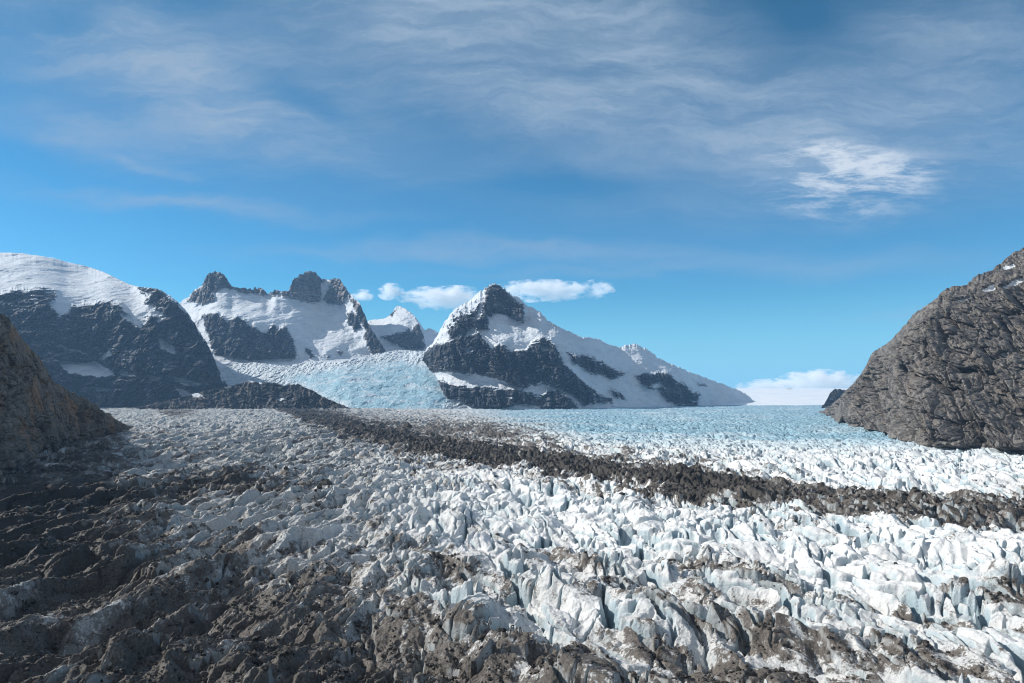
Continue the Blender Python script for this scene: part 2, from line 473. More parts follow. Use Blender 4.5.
def glacier_point(X, Y):
    h, depth, px, py, left, far, mo, mband, deep_shade = glacier_height(X, Y)
    n_big = fbm(X / 60, Y / 90, 71, 4, gain=.62)
    fa = .68 * X - .73 * Y; fb = .73 * X + .68 * Y
    st_r = fbm(fb / 24, fa / 130, 73, 5, gain=.62); st_l = fbm((X * .966 - Y * .26) / 11, (X * .26 + Y * .966) / 70, 74, 5, gain=.62)
    n_st = (st_r + (st_l - st_r) * left) * 1.25
    n_sm = fbm(X / 7, Y / 9, 75, 5, gain=.7)
    low_left = ss(0, 1, (py - (440 + .30 * px)) / 140) * (1 - ss(330, 640, px))
    low_mid = ss(505, 620, py) * np.exp(-((px - 540) / 240) ** 2)
    low_right = ss(540, 640, py) * ss(600, 760, px)
    cover = np.full(px.shape, -.40, f32)
    cover += .49 * low_left + .42 * low_mid + .34 * low_right
    cover += .27 * left * ss(404, 440, py) + .22 * left * np.exp(-((py - 410) / 6) ** 2)
    streak = np.exp(-((py - lerp_poly(px, [(-200, 545), (0, 525), (60, 512), (140, 500), (200, 487), (250, 482), (300, 488), (360, 500)]).astype(f32)) / 11) ** 2) * (1 - ss(240, 330, px))
    cover += .55 * streak
    wallfoot_shade_dirt = (1 - ss(90, 175, px - (py - 430) * -.15)) * ss(418, 440, py) * (1 - ss(560, 620, py))  # dirt under the cliff, also painting its shadow darker on the ice
    cover += .48 * wallfoot_shade_dirt
    sp = np.exp(-((py - 430) / 15) ** 2) * np.exp(-((px - 460) / 120) ** 2)
    cover += .47 * sp
    upper = ss(-3.2, -.8, mo) * (1 - ss(-.8, 0, mo)) * ss(420, 520, px) * (1 - ss(780, 980, px))
    cover += .40 * upper
    below = ss(.6, 1.0, mo) * (1 - ss(1.0, 3.0, mo)) * ss(330, 420, px)
    cover += .20 * below
    side = np.exp(-((py - 414) / 5.0) ** 2) * np.exp(-((px - 175) / 20) ** 2)
    cover += .6 * side
    cover += .10 * ss(425, 465, py) * (1 - ss(400, 640, px))
    m = 1 - ss(.55, 1.25, np.abs(mo) + .95 * fbm(X / 30, Y / 48, 77, 5, gain=.65) + .5 * fbm(fb / 40, fa / 200, 78, 3) + .72 * n_sm * (1 - .5 * ss(600, 800, px)) - .22 * ss(640, 800, px))
    dirt = .45 + cover + .40 * n_big + .70 * n_st + .50 * n_sm - .020 * depth * (1 - 1.9 * left)
    dirt = np.maximum(dirt, m * (1 - .12 * ss(680, 820, px)) * (.96 + .28 * n_sm - .22 * ss(720, 900, px) * ss(0, .6, n_st)))
    dirt = dirt * (1 - .8 * ss(.5, 1, far) * (1 - np.maximum(np.maximum(m, sp), side)))
    dust = .02 + 1.0 * left * ss(398, 412, py) + .42 * low_left + .60 * low_mid + .42 * low_right + .40 * n_st + .35 * n_big + .25 * n_sm + .7 * sp
    blue = far * (.95 + .5 * fbm(X / 300, Y / 300, 79, 3)) * ss(380, 500, px) + .35 * left * ss(0, .4, n_big) + .02
    return [h, np.clip(dirt, 0, 1), np.clip(dust, 0, 1), np.clip(blue, 0, .95), deep_shade, np.clip(m + .5 * wallfoot_shade_dirt + .35 * streak, 0, 1)]  # last value: moraine and debris darkness plus the painted cliff shade


def build_glacier():
    ys = [186.0]
    while ys[-1] < 7600:
        y = ys[-1]
        k = .75 if y < 700 else (1.25 if y < 1600 else 1.9)
        ys.append(y * (1 + k / F))
    ys = np.array(ys)
    ts = np.arange(-.90, .9001, .78 / F)
    outer = np.arange(1, 40) * .02
    ts = np.concatenate([-.90 - outer[::-1], ts, .90 + outer])
    Y = np.broadcast_to(ys[:, None], (len(ys), len(ts))).astype(f32)
    X = (Y * ts[None]).astype(f32)
    h, dirt, dust, blue, deep_shade, dark = threaded(glacier_point, 48, X, Y)
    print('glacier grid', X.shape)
    o = grid_mesh('glacier', X, Y, h, {'dirt': dirt, 'dust': dust, 'blue': blue, 'deep_shade': deep_shade, 'dark': dark}, ice_material('crevassed_ice'))
    tag(o, 'wide crevassed valley glacier of white and blue ice streaked with dirt, filling the foreground', 'glacier', 'structure')


def build_far_ice():
    # tributary icefall between the rock bench and the central mountain
    def plain(px, py, snow):
        st = np.sin((py + .05 * (px - 360) + 5 * fbm(px / 30, py / 14, 410, 3)) * .75)
        return (.30 + .13 * snow * st + .05 * fbm(px / 6, py / 3, 411, 3)).astype(f32)
    m, nt, bs, co, geo = new_mat('icefall_ice')
    n = nt.noise(nt.mapping(co, (1, 1, 2.5)), .012, 6, .65, .8); n2 = nt.noise(co, .05, 4, .6)
    band = nt.noise(nt.mapping(co, (.35, 1.4, 1), (0, 0, rad(12))), .006, 4, .6, .8)
    n = nt.math('ADD', n, nt.math('MULTIPLY', nt.math('SUBTRACT', band, .5), .5))
    k = nt.math('MULTIPLY', nt.attr('snow'), nt.mapr(n, .34, .54, .25, 1))
    nt.l.new(nt.mix(k, (.66, .73, .78), (.28, .48, .58)), bs.inputs['Base Color'])
    bs.inputs['Roughness'].default_value = .6
    bump(nt, bs, nt.math('ADD', nt.math('MULTIPLY', n, 40), nt.math('MULTIPLY', n2, 12)), .8, 1)
    def ice(px, py):
        return region(px, py, [[(285, 378), (335, 369), (400, 362), (430, 368), (452, 400), (440, 411), (360, 412), (318, 392)]], 6, 5, 5)
    o = mountain('icefall', m, 190, 470, [(190, 5350), (300, 5000), (350, 4700), (430, 4700), (470, 4900)],
                 [(190, 364), (215, 359), (250, 362), (285, 366), (310, 362), (345, 361), (380, 353), (400, 350), (440, 352), (470, 356)], plain, ice, 40, 34, 50, rows=160, jag=.3, seed=400, tilt=.1, lat=.6)
    tag(o, 'pale blue broken icefall descending between the dark rock bench and the central mountain', 'icefall', 'structure')
    # snow plateau behind the glacier
    m, nt, bs, co, geo = new_mat('plateau_snow')
    n = nt.noise(co, .004, 4, .5)
    nt.l.new(nt.mix(nt.mapr(n, .4, .6), (.86, .87, .88), (.80, .83, .86)), bs.inputs['Base Color'])
    bs.inputs['Roughness'].default_value = .6
    xs = np.linspace(-9500, 9500, 240); ys = np.concatenate([np.linspace(6300, 10300, 120), [10600]])
    Xp, Yp = np.meshgrid(xs, ys)
    Zp = -4 + 205 * ss(0, 1, (Yp - 6300) / 4000) ** .9 * .5 + 102 * (Yp - 6300) / 4000 + 6 * fbm(Xp / 600, Yp / 600, 90, 3)
    Zp[-1] = -60
    o = grid_mesh('snow_plateau', Xp, Yp, Zp, {}, m)
    tag(o, 'smooth bright white snow plateau rising behind the glacier to the skyline', 'snowfield', 'structure')


# ================================================================== mountains
def const_tan(rock_t, snow_t):
    return lambda px, py, snow: (rock_t + (snow_t - rock_t) * snow).astype(f32)


def ledges(px, py, seed, amt=.5, sx=9, sy=2.2):
    """thin snow lying on ledges"""
    return ss(1 - amt, 1.05 - amt * .6, .5 + .9 * fbm(px / sx + py / (sx * 3), py / sy, seed, 4, gain=.6))


def build_mountains():
    # ---- rock wall on the left, close by
    wall = rock_material('brown_wall_rock', (.075, .06, .05), (.20, .165, .135), (.34, .29, .24), 2.6, warm=(.30, .19, .115), rag=.3, ribw=.88)
    o = mountain('rock_wall', wall, -560, 141, [(-560, 300), (-300, 350), (-140, 440), (-68, 540), (0, 740), (30, 1000), (60, 1270), (100, 1560), (135, 1900), (141, 2000)],
                 [(-560, 330), (-460, 270), (-330, 239), (-200, 252), (-90, 282), (0, 315), (13, 327), (22, 341), (33, 355), (45, 371), (53, 383), (66, 392), (80, 397), (93, 406), (105, 414), (118, 422), (132, 428), (141, 429)],
                 lambda px, py, s: (.62 + .5 * ss(-40, 30, px)).astype(f32), lambda px, py: np.zeros(px.shape, f32),
                 30, 0, 62, step=.6, rows=300, jag=1.6, seed=500, crag=.9, warp=.2, led=.08, sm=8, tilt=.15, back=1.2, lat=5.0, base_px=9, push=(.85, -.4), keep=.5, ucoef=(2.0, 1.3))
    tag(o, 'shaded brown cliff rising straight from the near ice at the lower left edge', 'cliff', 'structure')

    # ---- scree-grey mountain on the right
    right = rock_material('grey_slope_rock', (.045, .042, .042), (.14, .13, .122), (.33, .305, .275), 3.0, warm=(.205, .178, .155), rag=.5)
    c4 = lambda p: crop(p, 724, 240, 3.103)
    rs = [c4([(810, 155), (855, 135), (855, 158), (820, 163)]), c4([(870, 85), (905, 75), (910, 82), (875, 95)]), c4([(880, 150), (910, 125), (940, 118), (940, 128), (890, 158)]),
          c4([(735, 188), (770, 180), (772, 186), (745, 193)]), c4([(872, 358), (890, 345), (900, 350), (885, 368)])]
    sky = c4([(300, 534), (320, 530), (340, 515), (380, 470), (400, 450), (440, 400), (470, 345), (520, 315), (550, 280), (590, 235), (640, 200), (680, 165), (720, 145), (750, 145), (790, 110), (840, 95), (850, 85), (890, 50), (931, 30)]) + [(1060, 228), (1130, 215), (1250, 220), (1400, 260), (1500, 330)]
    def rtan(px, py, s):
        r = ss(0, 1, (py - lerp_poly(px, sky)) / 60)
        return (.72 + 0 * r).astype(f32)
    o = mountain('grey_mountain', right, 822, 1500, [(815, 4600), (840, 2900), (853, 2050), (885, 1790), (905, 1430), (930, 1260), (1024, 1180), (1150, 1020), (1300, 850), (1500, 700)],
                 sky, rtan, lambda px, py: region(px, py, rs, 1.5, 2, 620, 6), 58, 4, 150, step=.5, rows=460, jag=1.2, seed=600, sm=10, tilt=.8, back=.8, lat=3.2, push=(-.7, -.6), keep=.75, ucoef=(1.25, -.82), crag=1.5, jagmask=lambda x: .9, warp=.15, led=.12)
    tag(o, 'steep grey rocky mountain with only small snow patches, standing on the right of the glacier', 'mountain', 'structure')

    # ---- small knoll at its foot
    kn = rock_material('knoll_rock', (.035, .036, .04), (.07, .07, .075), (.13, .125, .12), 1.2, rag=.5)
    o = mountain('rock_knoll', kn, 822, 862, [(822, 5200), (862, 5200)], [(822, 407), (824, 405), (828, 397), (832, 390), (836, 388.5), (842, 389.6), (848, 391), (855, 397), (862, 405)],
                 const_tan(1.0, .4), lambda px, py: .6 * ledges(px, py, 700, .35, 8, 2), 40, 5, 60, rows=70, jag=.7, seed=700)
    tag(o, 'small dark rock knoll at the far foot of the grey mountain', 'rock outcrop', 'structure')

    # ---- dark blue-grey rock with snow: the range behind
    dark = dict(dark=(.026, .032, .045), mid=(.062, .070, .086), light=(.14, .145, .16))
    c1 = lambda p: crop(p, 0, 240, 4)
    dome = rock_material('dome_rock', dark['dark'], dark['mid'], dark['light'], .42, warm=(.135, .108, .098), dust=.11)
    skyB = [(-260, 300), (-120, 262)] + c1([(0, 50), (80, 52), (150, 62), (230, 75), (270, 90), (330, 100), (370, 112), (420, 130), (480, 160), (530, 182), (570, 190), (610, 190), (660, 207), (700, 240), (740, 275), (770, 320), (800, 370), (840, 430), (870, 510), (890, 560), (930, 600), (950, 640)])
    rocksB = [[(-300, 310), (-120, 290)] + c1([(0, 215), (50, 195), (120, 200), (180, 195), (225, 205), (220, 240), (200, 260), (230, 290), (240, 310), (280, 285), (300, 265), (350, 255), (420, 250), (490, 260), (500, 300), (540, 340), (560, 350), (600, 300), (640, 330), (660, 300), (590, 250), (570, 210), (545, 185), (610, 190), (660, 210), (700, 240), (770, 320), (840, 430), (870, 510), (890, 560), (930, 610), (960, 650), (980, 690), (0, 700)]) + [(-300, 415)]]
    snowB = [c1(p) for p in ([(215, 465), (250, 478), (300, 490), (380, 485), (430, 510), (458, 540), (400, 547), (330, 538), (270, 528)], [(205, 408), (260, 425), (352, 440), (345, 450), (270, 436)],
             [(178, 423), (215, 443), (228, 457), (195, 447)], [(660, 540), (720, 543), (800, 573), (790, 582), (740, 577), (700, 556)], [(705, 590), (740, 600), (792, 625), (750, 630), (715, 616)],
             [(630, 388), (690, 420), (702, 452), (650, 437), (640, 412)], [(350, 585), (440, 590), (430, 599), (355, 598)], [(480, 513), (562, 541), (480, 537)], [(640, 480), (680, 490), (660, 500)], [(745, 460), (780, 458), (775, 472)],
             [(590, 538), (645, 543), (632, 558), (600, 554)], [(760, 260), (800, 330), (815, 348), (785, 330)], [(395, 470), (440, 440), (445, 455), (410, 480)], [(560, 200), (600, 215), (590, 230)], [(480, 290), (520, 295), (545, 330), (500, 320)], [(610, 245), (650, 268), (630, 272)])]
    def snow_dome(px, py):
        r = region(px, py, rocksB, 4, 5, 801, 11)
        s = 1.2 * region(px, py, snowB, 2, 3, 811, 8)
        led = ledges(px, py, 821, .36, 14, 2.2) * (1 - .7 * ss(340, 400, py)) * (.95 - .45 * (px > 150))
        return np.maximum(1 - r, np.maximum(s, led * .75)).astype(f32)
    def dome_tan(px, py, s):
        return (.40 + (1.5 - .40) * (1 - s) * ss(300, 315, py + .0 * px) + .35 * (1 - s) * (py < 310) - .0 * s).astype(f32)
    o = mountain('snow_dome_mountain', dome, -260, 238, [(-260, 4300), (0, 4750), (130, 5000), (238, 5200)], skyB, dome_tan, snow_dome, 170, 70, 170, seed=800, jag=.5, jagmask=lambda x: 2.5 * ss(140, 160, x), round_px=16, sky_px=3.5, sm=16, rows=320, tilt=-.35)
    tag(o, 'broad dark mountain under a smooth rounded snow cap at the far left', 'mountain', 'structure')

    # ---- rock bench at the foot, beside the moraine
    bench = rock_material('bench_rock', (.022, .023, .028), (.06, .056, .056), (.14, .125, .115), 1.1, warm=(.13, .105, .09), rag=.8)
    c2 = lambda p: crop(p, 180, 250, 4)
    o = mountain('rock_bench', bench, 120, 356, [(120, 4600), (356, 4560)], [(120, 409), (135, 407), (150, 404), (180, 398), (200, 392), (222, 388), (240, 384), (247, 381), (258, 382), (275, 383), (285, 386), (297, 383), (305, 388), (312, 390), (325, 398), (340, 404), (352, 409), (356, 410)],
                 const_tan(.7, .35), lambda px, py: np.maximum(region(px, py, [c2([(250, 520), (300, 495), (400, 500), (480, 520), (470, 535), (380, 525), (330, 530)]), c2([(0, 560), (60, 565), (100, 590), (50, 585)]), c2([(380, 590), (430, 595), (400, 602)]), c2([(160, 545), (200, 540), (180, 555)])], 1.2, 4, 901, 8), .55 * ledges(px, py, 903, .3, 9, 2)),
                 70, 12, 85, rows=110, jag=.7, seed=900, tilt=.7)
    tag(o, 'low brown rock bench at the end of the dark moraine, snow on its top', 'rock outcrop', 'structure')

    # ---- twin spires
    sp = rock_material('spire_rock', (.024, .027, .034), (.060, .063, .073), (.13, .13, .138), .45, warm=(.10, .09, .085), summit=(950, 1150, (.30, .275, .26)), dust=.11)
    skyC = c2([(-60, 240), (0, 215), (30, 190), (60, 160), (85, 150), (110, 100), (150, 82), (185, 110), (205, 150), (225, 152), (330, 155), (345, 175), (362, 172), (380, 157), (400, 170), (440, 160), (450, 120), (490, 92), (520, 85), (545, 95), (565, 118), (600, 120), (620, 112), (645, 125), (660, 150), (690, 190), (720, 215), (740, 260), (760, 310), (800, 370), (825, 410), (850, 440), (880, 470)])
    rocksC = [c2(p) for p in ([(25, 205), (55, 165), (85, 150), (105, 95), (150, 75), (190, 105), (210, 155), (180, 150), (150, 165), (130, 205), (90, 215), (50, 205)],
              [(218, 145), (335, 148), (348, 172), (330, 180), (270, 168), (220, 160)], [(355, 170), (382, 150), (405, 175), (380, 185)], [(400, 165), (440, 155), (440, 185), (410, 185)],
              [(438, 165), (448, 115), (490, 85), (520, 78), (550, 90), (570, 118), (562, 130), (570, 190), (560, 208), (500, 205), (450, 190)], [(570, 195), (598, 150), (598, 108), (630, 102), (652, 120), (665, 170), (660, 210), (600, 215)],
              [(660, 160), (700, 205), (725, 215), (745, 260), (765, 310), (805, 370), (830, 412), (790, 420), (760, 385), (735, 340), (745, 320), (715, 270), (690, 215)],
              [(665, 250), (690, 245), (715, 270), (725, 310), (700, 320), (668, 285)], [(735, 340), (770, 345), (820, 412), (770, 415), (750, 385)],
              [(85, 262), (150, 250), (190, 290), (225, 265), (240, 268), (280, 300), (330, 330), (350, 325), (372, 298), (395, 315), (425, 305), (450, 355), (468, 400), (460, 432), (380, 432), (285, 442), (230, 430), (140, 420), (110, 330)],
              [(500, 390), (515, 392), (540, 425), (528, 430), (505, 412)], [(635, 405), (650, 408), (645, 420)], [(590, 424), (600, 424), (595, 434)])]
    snC = [c2(p) for p in ([(130, 165), (165, 160), (175, 200), (150, 205)], [(150, 320), (185, 325), (175, 335)], [(565, 140), (575, 140), (570, 210), (563, 210)])]
    def snow_spires(px, py):
        r = region(px, py, rocksC, 2.6, 2.5, 1001, 7)
        s = region(px, py, snC, 1, 2, 1005, 6)
        hi = 1 - ss(300, 318, py)
        return np.maximum(1 - r, np.maximum(s, .8 * ledges(px, py, 1007, .30, 7, 2.0) * hi)).astype(f32)
    def spire_tan(px, py, s):
        return (.40 + (1.9 - .40) * (1 - s)).astype(f32)
    o = mountain('spire_mountain', sp, 165, 400, [(165, 6300), (230, 6500), (330, 6600), (400, 6900)], skyC, spire_tan, snow_spires, 150, 60, 120, seed=1000, jag=2.0, rows=280, lat=3.2, tilt=-.1, sm=12,
                 base_row=[(165, 372), (230, 366), (330, 362), (400, 358)])
    tag(o, 'snowy mountain crowned by twin blocky rock spires and one pointed tooth', 'mountain', 'structure')

    # ---- far white peak
    fp = rock_material('far_peak_rock', (.05, .05, .056), (.095, .092, .095), (.17, .16, .155), .6)
    skyF = c2([(740, 300), (755, 280), (820, 275), (850, 250), (862, 228), (875, 222), (910, 240), (940, 265), (965, 300), (980, 328), (990, 312), (1005, 314), (1024, 325), (1060, 350), (1100, 360)])
    rocksF = [c2(p) for p in ([(808, 345), (870, 332), (900, 325), (915, 310), (925, 325), (950, 290), (972, 335), (982, 392), (930, 402), (860, 375)], [(840, 255), (860, 240), (850, 265)])]
    o = mountain('white_peak', fp, 365, 452, [(365, 7600), (452, 7600)], skyF, const_tan(1.5, .42), lambda px, py: np.maximum(1 - region(px, py, rocksF, 2.2, 2.5, 1101, 6), .7 * ledges(px, py, 1103, .34, 5, 2)), 110, 60, 110, rows=120, jag=.5, seed=1100,
                 base_row=[(365, 356), (452, 356)], back=1.2)
    tag(o, 'small pointed white peak seen in the gap between spire mountain and central mountain', 'mountain', 'structure')

    # ---- the central mountain
    c3 = lambda p: crop(p, 400, 260, 2.695)
    ce = rock_material('central_rock', (.026, .032, .045), (.062, .070, .086), (.14, .145, .16), .42, warm=(.085, .078, .075), summit=(760, 900, (.30, .275, .26)), dust=.11)
    skyE = [(418, 378), (420.5, 370), (422, 361), (424.5, 354), (427, 347)] + c3([(85, 228), (100, 205), (120, 165), (150, 130), (190, 110), (215, 85), (232, 75), (245, 67), (258, 66), (275, 75), (300, 95), (320, 100), (335, 120), (380, 140), (395, 160), (435, 185), (480, 205), (540, 215), (560, 228), (590, 235), (620, 228), (640, 228), (665, 240), (690, 260), (740, 285), (800, 310), (870, 335), (920, 355), (940, 368), (960, 384), (975, 392)])
    rocksE = [c3(p) for p in ([(232, 72), (258, 60), (280, 75), (300, 95), (332, 120), (335, 165), (300, 155), (262, 142), (240, 150), (240, 185), (215, 190), (205, 180), (215, 150), (225, 130), (230, 95)],
              [(130, 190), (165, 150), (205, 140), (215, 170), (170, 200), (135, 205)],
              [(50, 262), (80, 235), (120, 222), (150, 208), (185, 200), (215, 198), (228, 215), (245, 240), (270, 225), (300, 245), (340, 240), (380, 208), (405, 213), (425, 240), (440, 280), (470, 300), (500, 330), (525, 355), (527, 385), (500, 392), (470, 370), (430, 345), (380, 330), (330, 345), (280, 335), (250, 315), (200, 305), (140, 300), (45, 300)],
              [(40, 326), (110, 325), (150, 342), (250, 340), (330, 352), (370, 368), (420, 350), (470, 380), (482, 402), (250, 406), (160, 398), (100, 380), (50, 360)],
              [(455, 250), (510, 258), (560, 285), (602, 305), (575, 320), (520, 302), (470, 275)], [(638, 310), (680, 305), (720, 303), (770, 340), (808, 365), (800, 392), (740, 388), (700, 352), (650, 330)],
              [(525, 358), (570, 372), (577, 385), (530, 384)], [(570, 348), (600, 365), (607, 376), (585, 372)], [(800, 330), (825, 338), (810, 342)])]
    snE = [c3(p) for p in ([(110, 300), (200, 306), (260, 318), (330, 346), (300, 350), (200, 338), (130, 325)], [(375, 228), (400, 230), (410, 245), (385, 243)], [(110, 385), (150, 372), (200, 402), (120, 402)], [(165, 230), (200, 240), (185, 252)],
             [(270, 398), (330, 385), (380, 395), (360, 406), (280, 406)], [(660, 340), (700, 330), (720, 345), (690, 345)], [(730, 345), (750, 352), (740, 360)], [(425, 240), (450, 250), (480, 290), (520, 330), (500, 335), (445, 280)])]
    def snow_central(px, py):
        r = region(px, py, rocksE, 3.2, 3.5, 1201, 8)
        s = region(px, py, snE, 2.0, 2.5, 1205, 7)
        led = ledges(px, py, 1207, .37, 9, 2.2)
        mot = ss(.1, .35, fbm(px / 5, py / 7, 1209, 4, gain=.65)) * region(px, py, [c3([(100, 215), (130, 150), (200, 110), (230, 110), (220, 190), (150, 210)])], 3, 2, 1211)
        return np.clip(np.maximum(1 - r, np.maximum(s, .72 * led)) - .8 * mot, 0, 1).astype(f32)
    o = mountain('central_mountain', ce, 419, 762, [(419, 6100), (425, 5800), (432, 5350), (445, 4980), (500, 4780), (567, 4780), (641, 5400), (719, 6500), (762, 7100)], skyE, const_tan(1.7, .46), snow_central, 165, 62, 135, seed=1200, rows=340, jag=1.3, jagmask=lambda x: 1 + 1.6 * np.exp(-((x - 498) / 22) ** 2), sm=12, lat=3.2, tilt=.15, back=.8)
    tag(o, 'central snow mountain with a dark rock summit and black cliff bands above the blue ice', 'mountain', 'structure')

    # ---- nunatak on the plateau
    o = mountain('nunatak', kn, 780, 800, [(780, 9700), (800, 9700)], [(780, 392), (783, 390), (786, 389), (790, 388.6), (794, 389), (797, 390.2), (800, 392)], const_tan(1.2, .5), lambda px, py: np.zeros(px.shape, f32), 20, 5, 60, rows=24, jag=.3, seed=1300,
                 base_row=[(780, 394), (800, 394)])
    tag(o, 'tiny dark rock islet poking from the far snow plateau below the low cloud', 'rock outcrop', 'structure')


# ================================================================== sky, sun, air, clouds
def build_world():
    w = bpy.data.worlds.new('World'); sc.world = w; w.use_nodes = True
    nt = NT(w.node_tree); bg = w.node_tree.nodes['Background']
    sky = nt.node('ShaderNodeTexSky', sky_type='NISHITA', sun_disc=False)
    sky.sun_elevation = SUN_EL; sky.sun_rotation = -SUN_AZ
    sky.altitude = 1500; sky.air_density = 1.0; sky.dust_density = 0.0; sky.ozone_density = 3.0
    tc = nt.node('ShaderNodeTexCoord').outputs['Generated']
    sep = nt.node('ShaderNodeSeparateXYZ'); nt.l.new(tc, sep.inputs[0])
    y = nt.math('MAXIMUM', sep.outputs[1], .05)
    cmb = nt.node('ShaderNodeCombineXYZ')
    nt.put(cmb.inputs[0], nt.math('DIVIDE', sep.outputs[0], y)); nt.put(cmb.inputs[1], nt.math('DIVIDE', sep.outputs[2], y))
    p = cmb.outputs[0]                                   # direction as (right, up) per metre ahead

    def blob(px, py, rx, ry, rot, gain):
        nd = nt.node('ShaderNodeMapping', vector_type='TEXTURE'); nt.l.new(pw, nd.inputs[0])
        nd.inputs['Location'].default_value = ((px - CX) / F, (HOR - py) / F, 0); nd.inputs['Rotation'].default_value = (0, 0, rad(rot))
        nd.inputs['Scale'].default_value = (rx / F, ry / F, 1)
        ln = nt.node('ShaderNodeVectorMath', operation='LENGTH'); nt.l.new(nd.outputs[0], ln.inputs[0])
        return nt.mapr(ln.outputs['Value'], 1.0, 0.0, 0, gain)

    def total(parts):
        t = parts[0]
        for q in parts[1:]: t = nt.math('ADD', t, q)
        return t
    wob = nt.node('ShaderNodeVectorMath', operation='SUBTRACT'); nt.l.new(nt.noise(nt.mapping(p, (1, 2.2, 1)), 4.0, 5, .6, 0, 1), wob.inputs[0]); wob.inputs[1].default_value = (.5, .5, .5)
    wsc = nt.node('ShaderNodeVectorMath', operation='SCALE'); nt.l.new(wob.outputs[0], wsc.inputs[0]); wsc.inputs['Scale'].default_value = .10
    wad = nt.node('ShaderNodeVectorMath', operation='ADD'); nt.l.new(p, wad.inputs[0]); nt.l.new(wsc.outputs[0], wad.inputs[1])
    pw = wad.outputs[0]
    big = nt.noise(nt.mapping(pw, (1.6, 5.0, 1), (0, 0, rad(14))), 1.0, 7, .60, .1)
    fine = nt.noise(nt.mapping(pw, (3.5, 18.0, 1), (0, 0, rad(8)), (3, 1, 0)), 1.0, 8, .70, .15)
    wisp = nt.noise(nt.mapping(p, (9, 42, 1), (0, 0, rad(-15)), (1, 4, 0)), 1.0, 8, .70, .25)
    veil = total([blob(470, 20, 350, 130, -8, .72), blob(180, 120, 380, 90, -12, .30), blob(760, 150, 400, 120, 6, .30), blob(600, 110, 340, 75, 0, .38), blob(150, 60, 300, 85, -14, .42), blob(900, 130, 330, 110, -10, .42), blob(1000, 40, 260, 110, 0, .42),
                  blob(330, 140, 260, 45, -10, .28), blob(660, 30, 170, 70, 0, .3), blob(230, 205, 240, 16, -5, .26), blob(470, 250, 330, 18, 0, .40), blob(830, 262, 260, 24, 0, .32), blob(130, 195, 200, 16, -4, .25), blob(60, 130, 170, 34, -10, .34), blob(150, 40, 260, 60, -14, .22), blob(560, 270, 220, 9, 2, .22), blob(150, 160, 90, 9, -16, .24), blob(930, 315, 140, 10, 0, .18)])
    gaps = total([blob(300, 92, 120, 24, -28, .26), blob(800, 25, 80, 60, -20, .1), blob(985, 70, 80, 40, -10, .12), blob(60, 20, 60, 20, 0, .25), blob(560, 180, 160, 30, 0, .2)])
    veil = nt.math('MAXIMUM', nt.math('SUBTRACT', veil, gaps), 0)
    dens = nt.math('MULTIPLY', veil, nt.math('ADD', nt.mapr(big, .30, .70, .62, 1.15), nt.mapr(fine, .36, .70, -.30, .48)), clamp=True)
    tuft = nt.math('MULTIPLY', total([blob(845, 176, 150, 64, -4, 1.3), blob(860, 163, 110, 32, -8, .5)]), nt.mapr(wisp, .27, .72))
    dens = nt.math('MAXIMUM', dens, nt.math('MULTIPLY', tuft, .95))
    hsv = nt.node('ShaderNodeHueSaturation'); hsv.inputs['Saturation'].default_value = 1.25; nt.l.new(sky.outputs[0], hsv.inputs['Color'])
    base = nt.mix(1.0, hsv.outputs[0], (.56, 1.12, 1.08), 'MULTIPLY')
    base = nt.mix(nt.mapr(sep.outputs[2], .18, .50), base, nt.mix(1.0, base, (1.25, .92, .80), 'MULTIPLY'))
    base = nt.mix(nt.mapr(sep.outputs[2], .16, .0), base, (2.4, 5.8, 8.4))
    ccol = nt.mix(nt.mapr(tuft, .1, .7), (3.4, 4.35, 5.5), (6.3, 6.9, 7.6))
    high = nt.math('MULTIPLY', nt.mapr(sep.outputs[2], .50, .80), .55)      # unseen high cloud, added overhead to take blue out of the fill light
    behind = nt.math('MULTIPLY', nt.mapr(sep.outputs[1], .15, -.3), .75)  # unseen cloud added behind the camera, also to neutralise the fill
    dens = nt.math('MAXIMUM', dens, nt.math('MAXIMUM', high, behind))
    away = nt.math('MAXIMUM', high, behind)
    ccol = nt.mix(nt.mapr(away, .0, .3), ccol, (3.7, 4.0, 4.4))  # neutral grey of the added cloud, chosen for its fill light
    nt.l.new(nt.mix(dens, base, ccol), bg.inputs[0]); bg.inputs[1].default_value = .10


def build_sun():
    l = bpy.data.lights.new('sun', 'SUN'); l.energy = 5.0; l.angle = rad(.53); l.color = (1, .955, .88)
    o = link(bpy.data.objects.new('sun', l))
    o.rotation_euler = (math.pi / 2 - SUN_EL, 0, -(math.pi - SUN_AZ) + 0)
    from mathutils import Vector
    d = Vector((-math.sin(SUN_AZ) * math.cos(SUN_EL), math.cos(SUN_AZ) * math.cos(SUN_EL), math.sin(SUN_EL)))
    o.rotation_euler = d.to_track_quat('Z', 'Y').to_euler()


def build_haze():
    x, y0, y1, z0, z1 = 12000, -900, 11200, -95, 2300
    v = [(sx * x, yy, zz) for zz in (z0, z1) for yy in (y0, y1) for sx in (-1, 1)]
    fa = [(0, 2, 3, 1), (4, 5, 7, 6), (0, 1, 5, 4), (2, 6, 7, 3), (0, 4, 6, 2), (1, 3, 7, 5)]
    me = bpy.data.meshes.new('haze'); me.from_pydata(v, [], fa)
    m = bpy.data.materials.new('haze_air'); m.use_nodes = True
    n = m.node_tree.nodes; n.clear()
    out = n.new('ShaderNodeOutputMaterial'); pv = n.new('ShaderNodeVolumePrincipled')
    pv.inputs['Color'].default_value = (.36, .64, 1, 1); pv.inputs['Density'].default_value = 2.5e-5; pv.inputs['Anisotropy'].default_value = .1
    m.node_tree.links.new(pv.outputs[0], out.inputs['Volume'])
    me.materials.append(m)
    tag(link(bpy.data.objects.new('haze', me)), 'thin blue haze over the valley', 'haze', 'stuff')


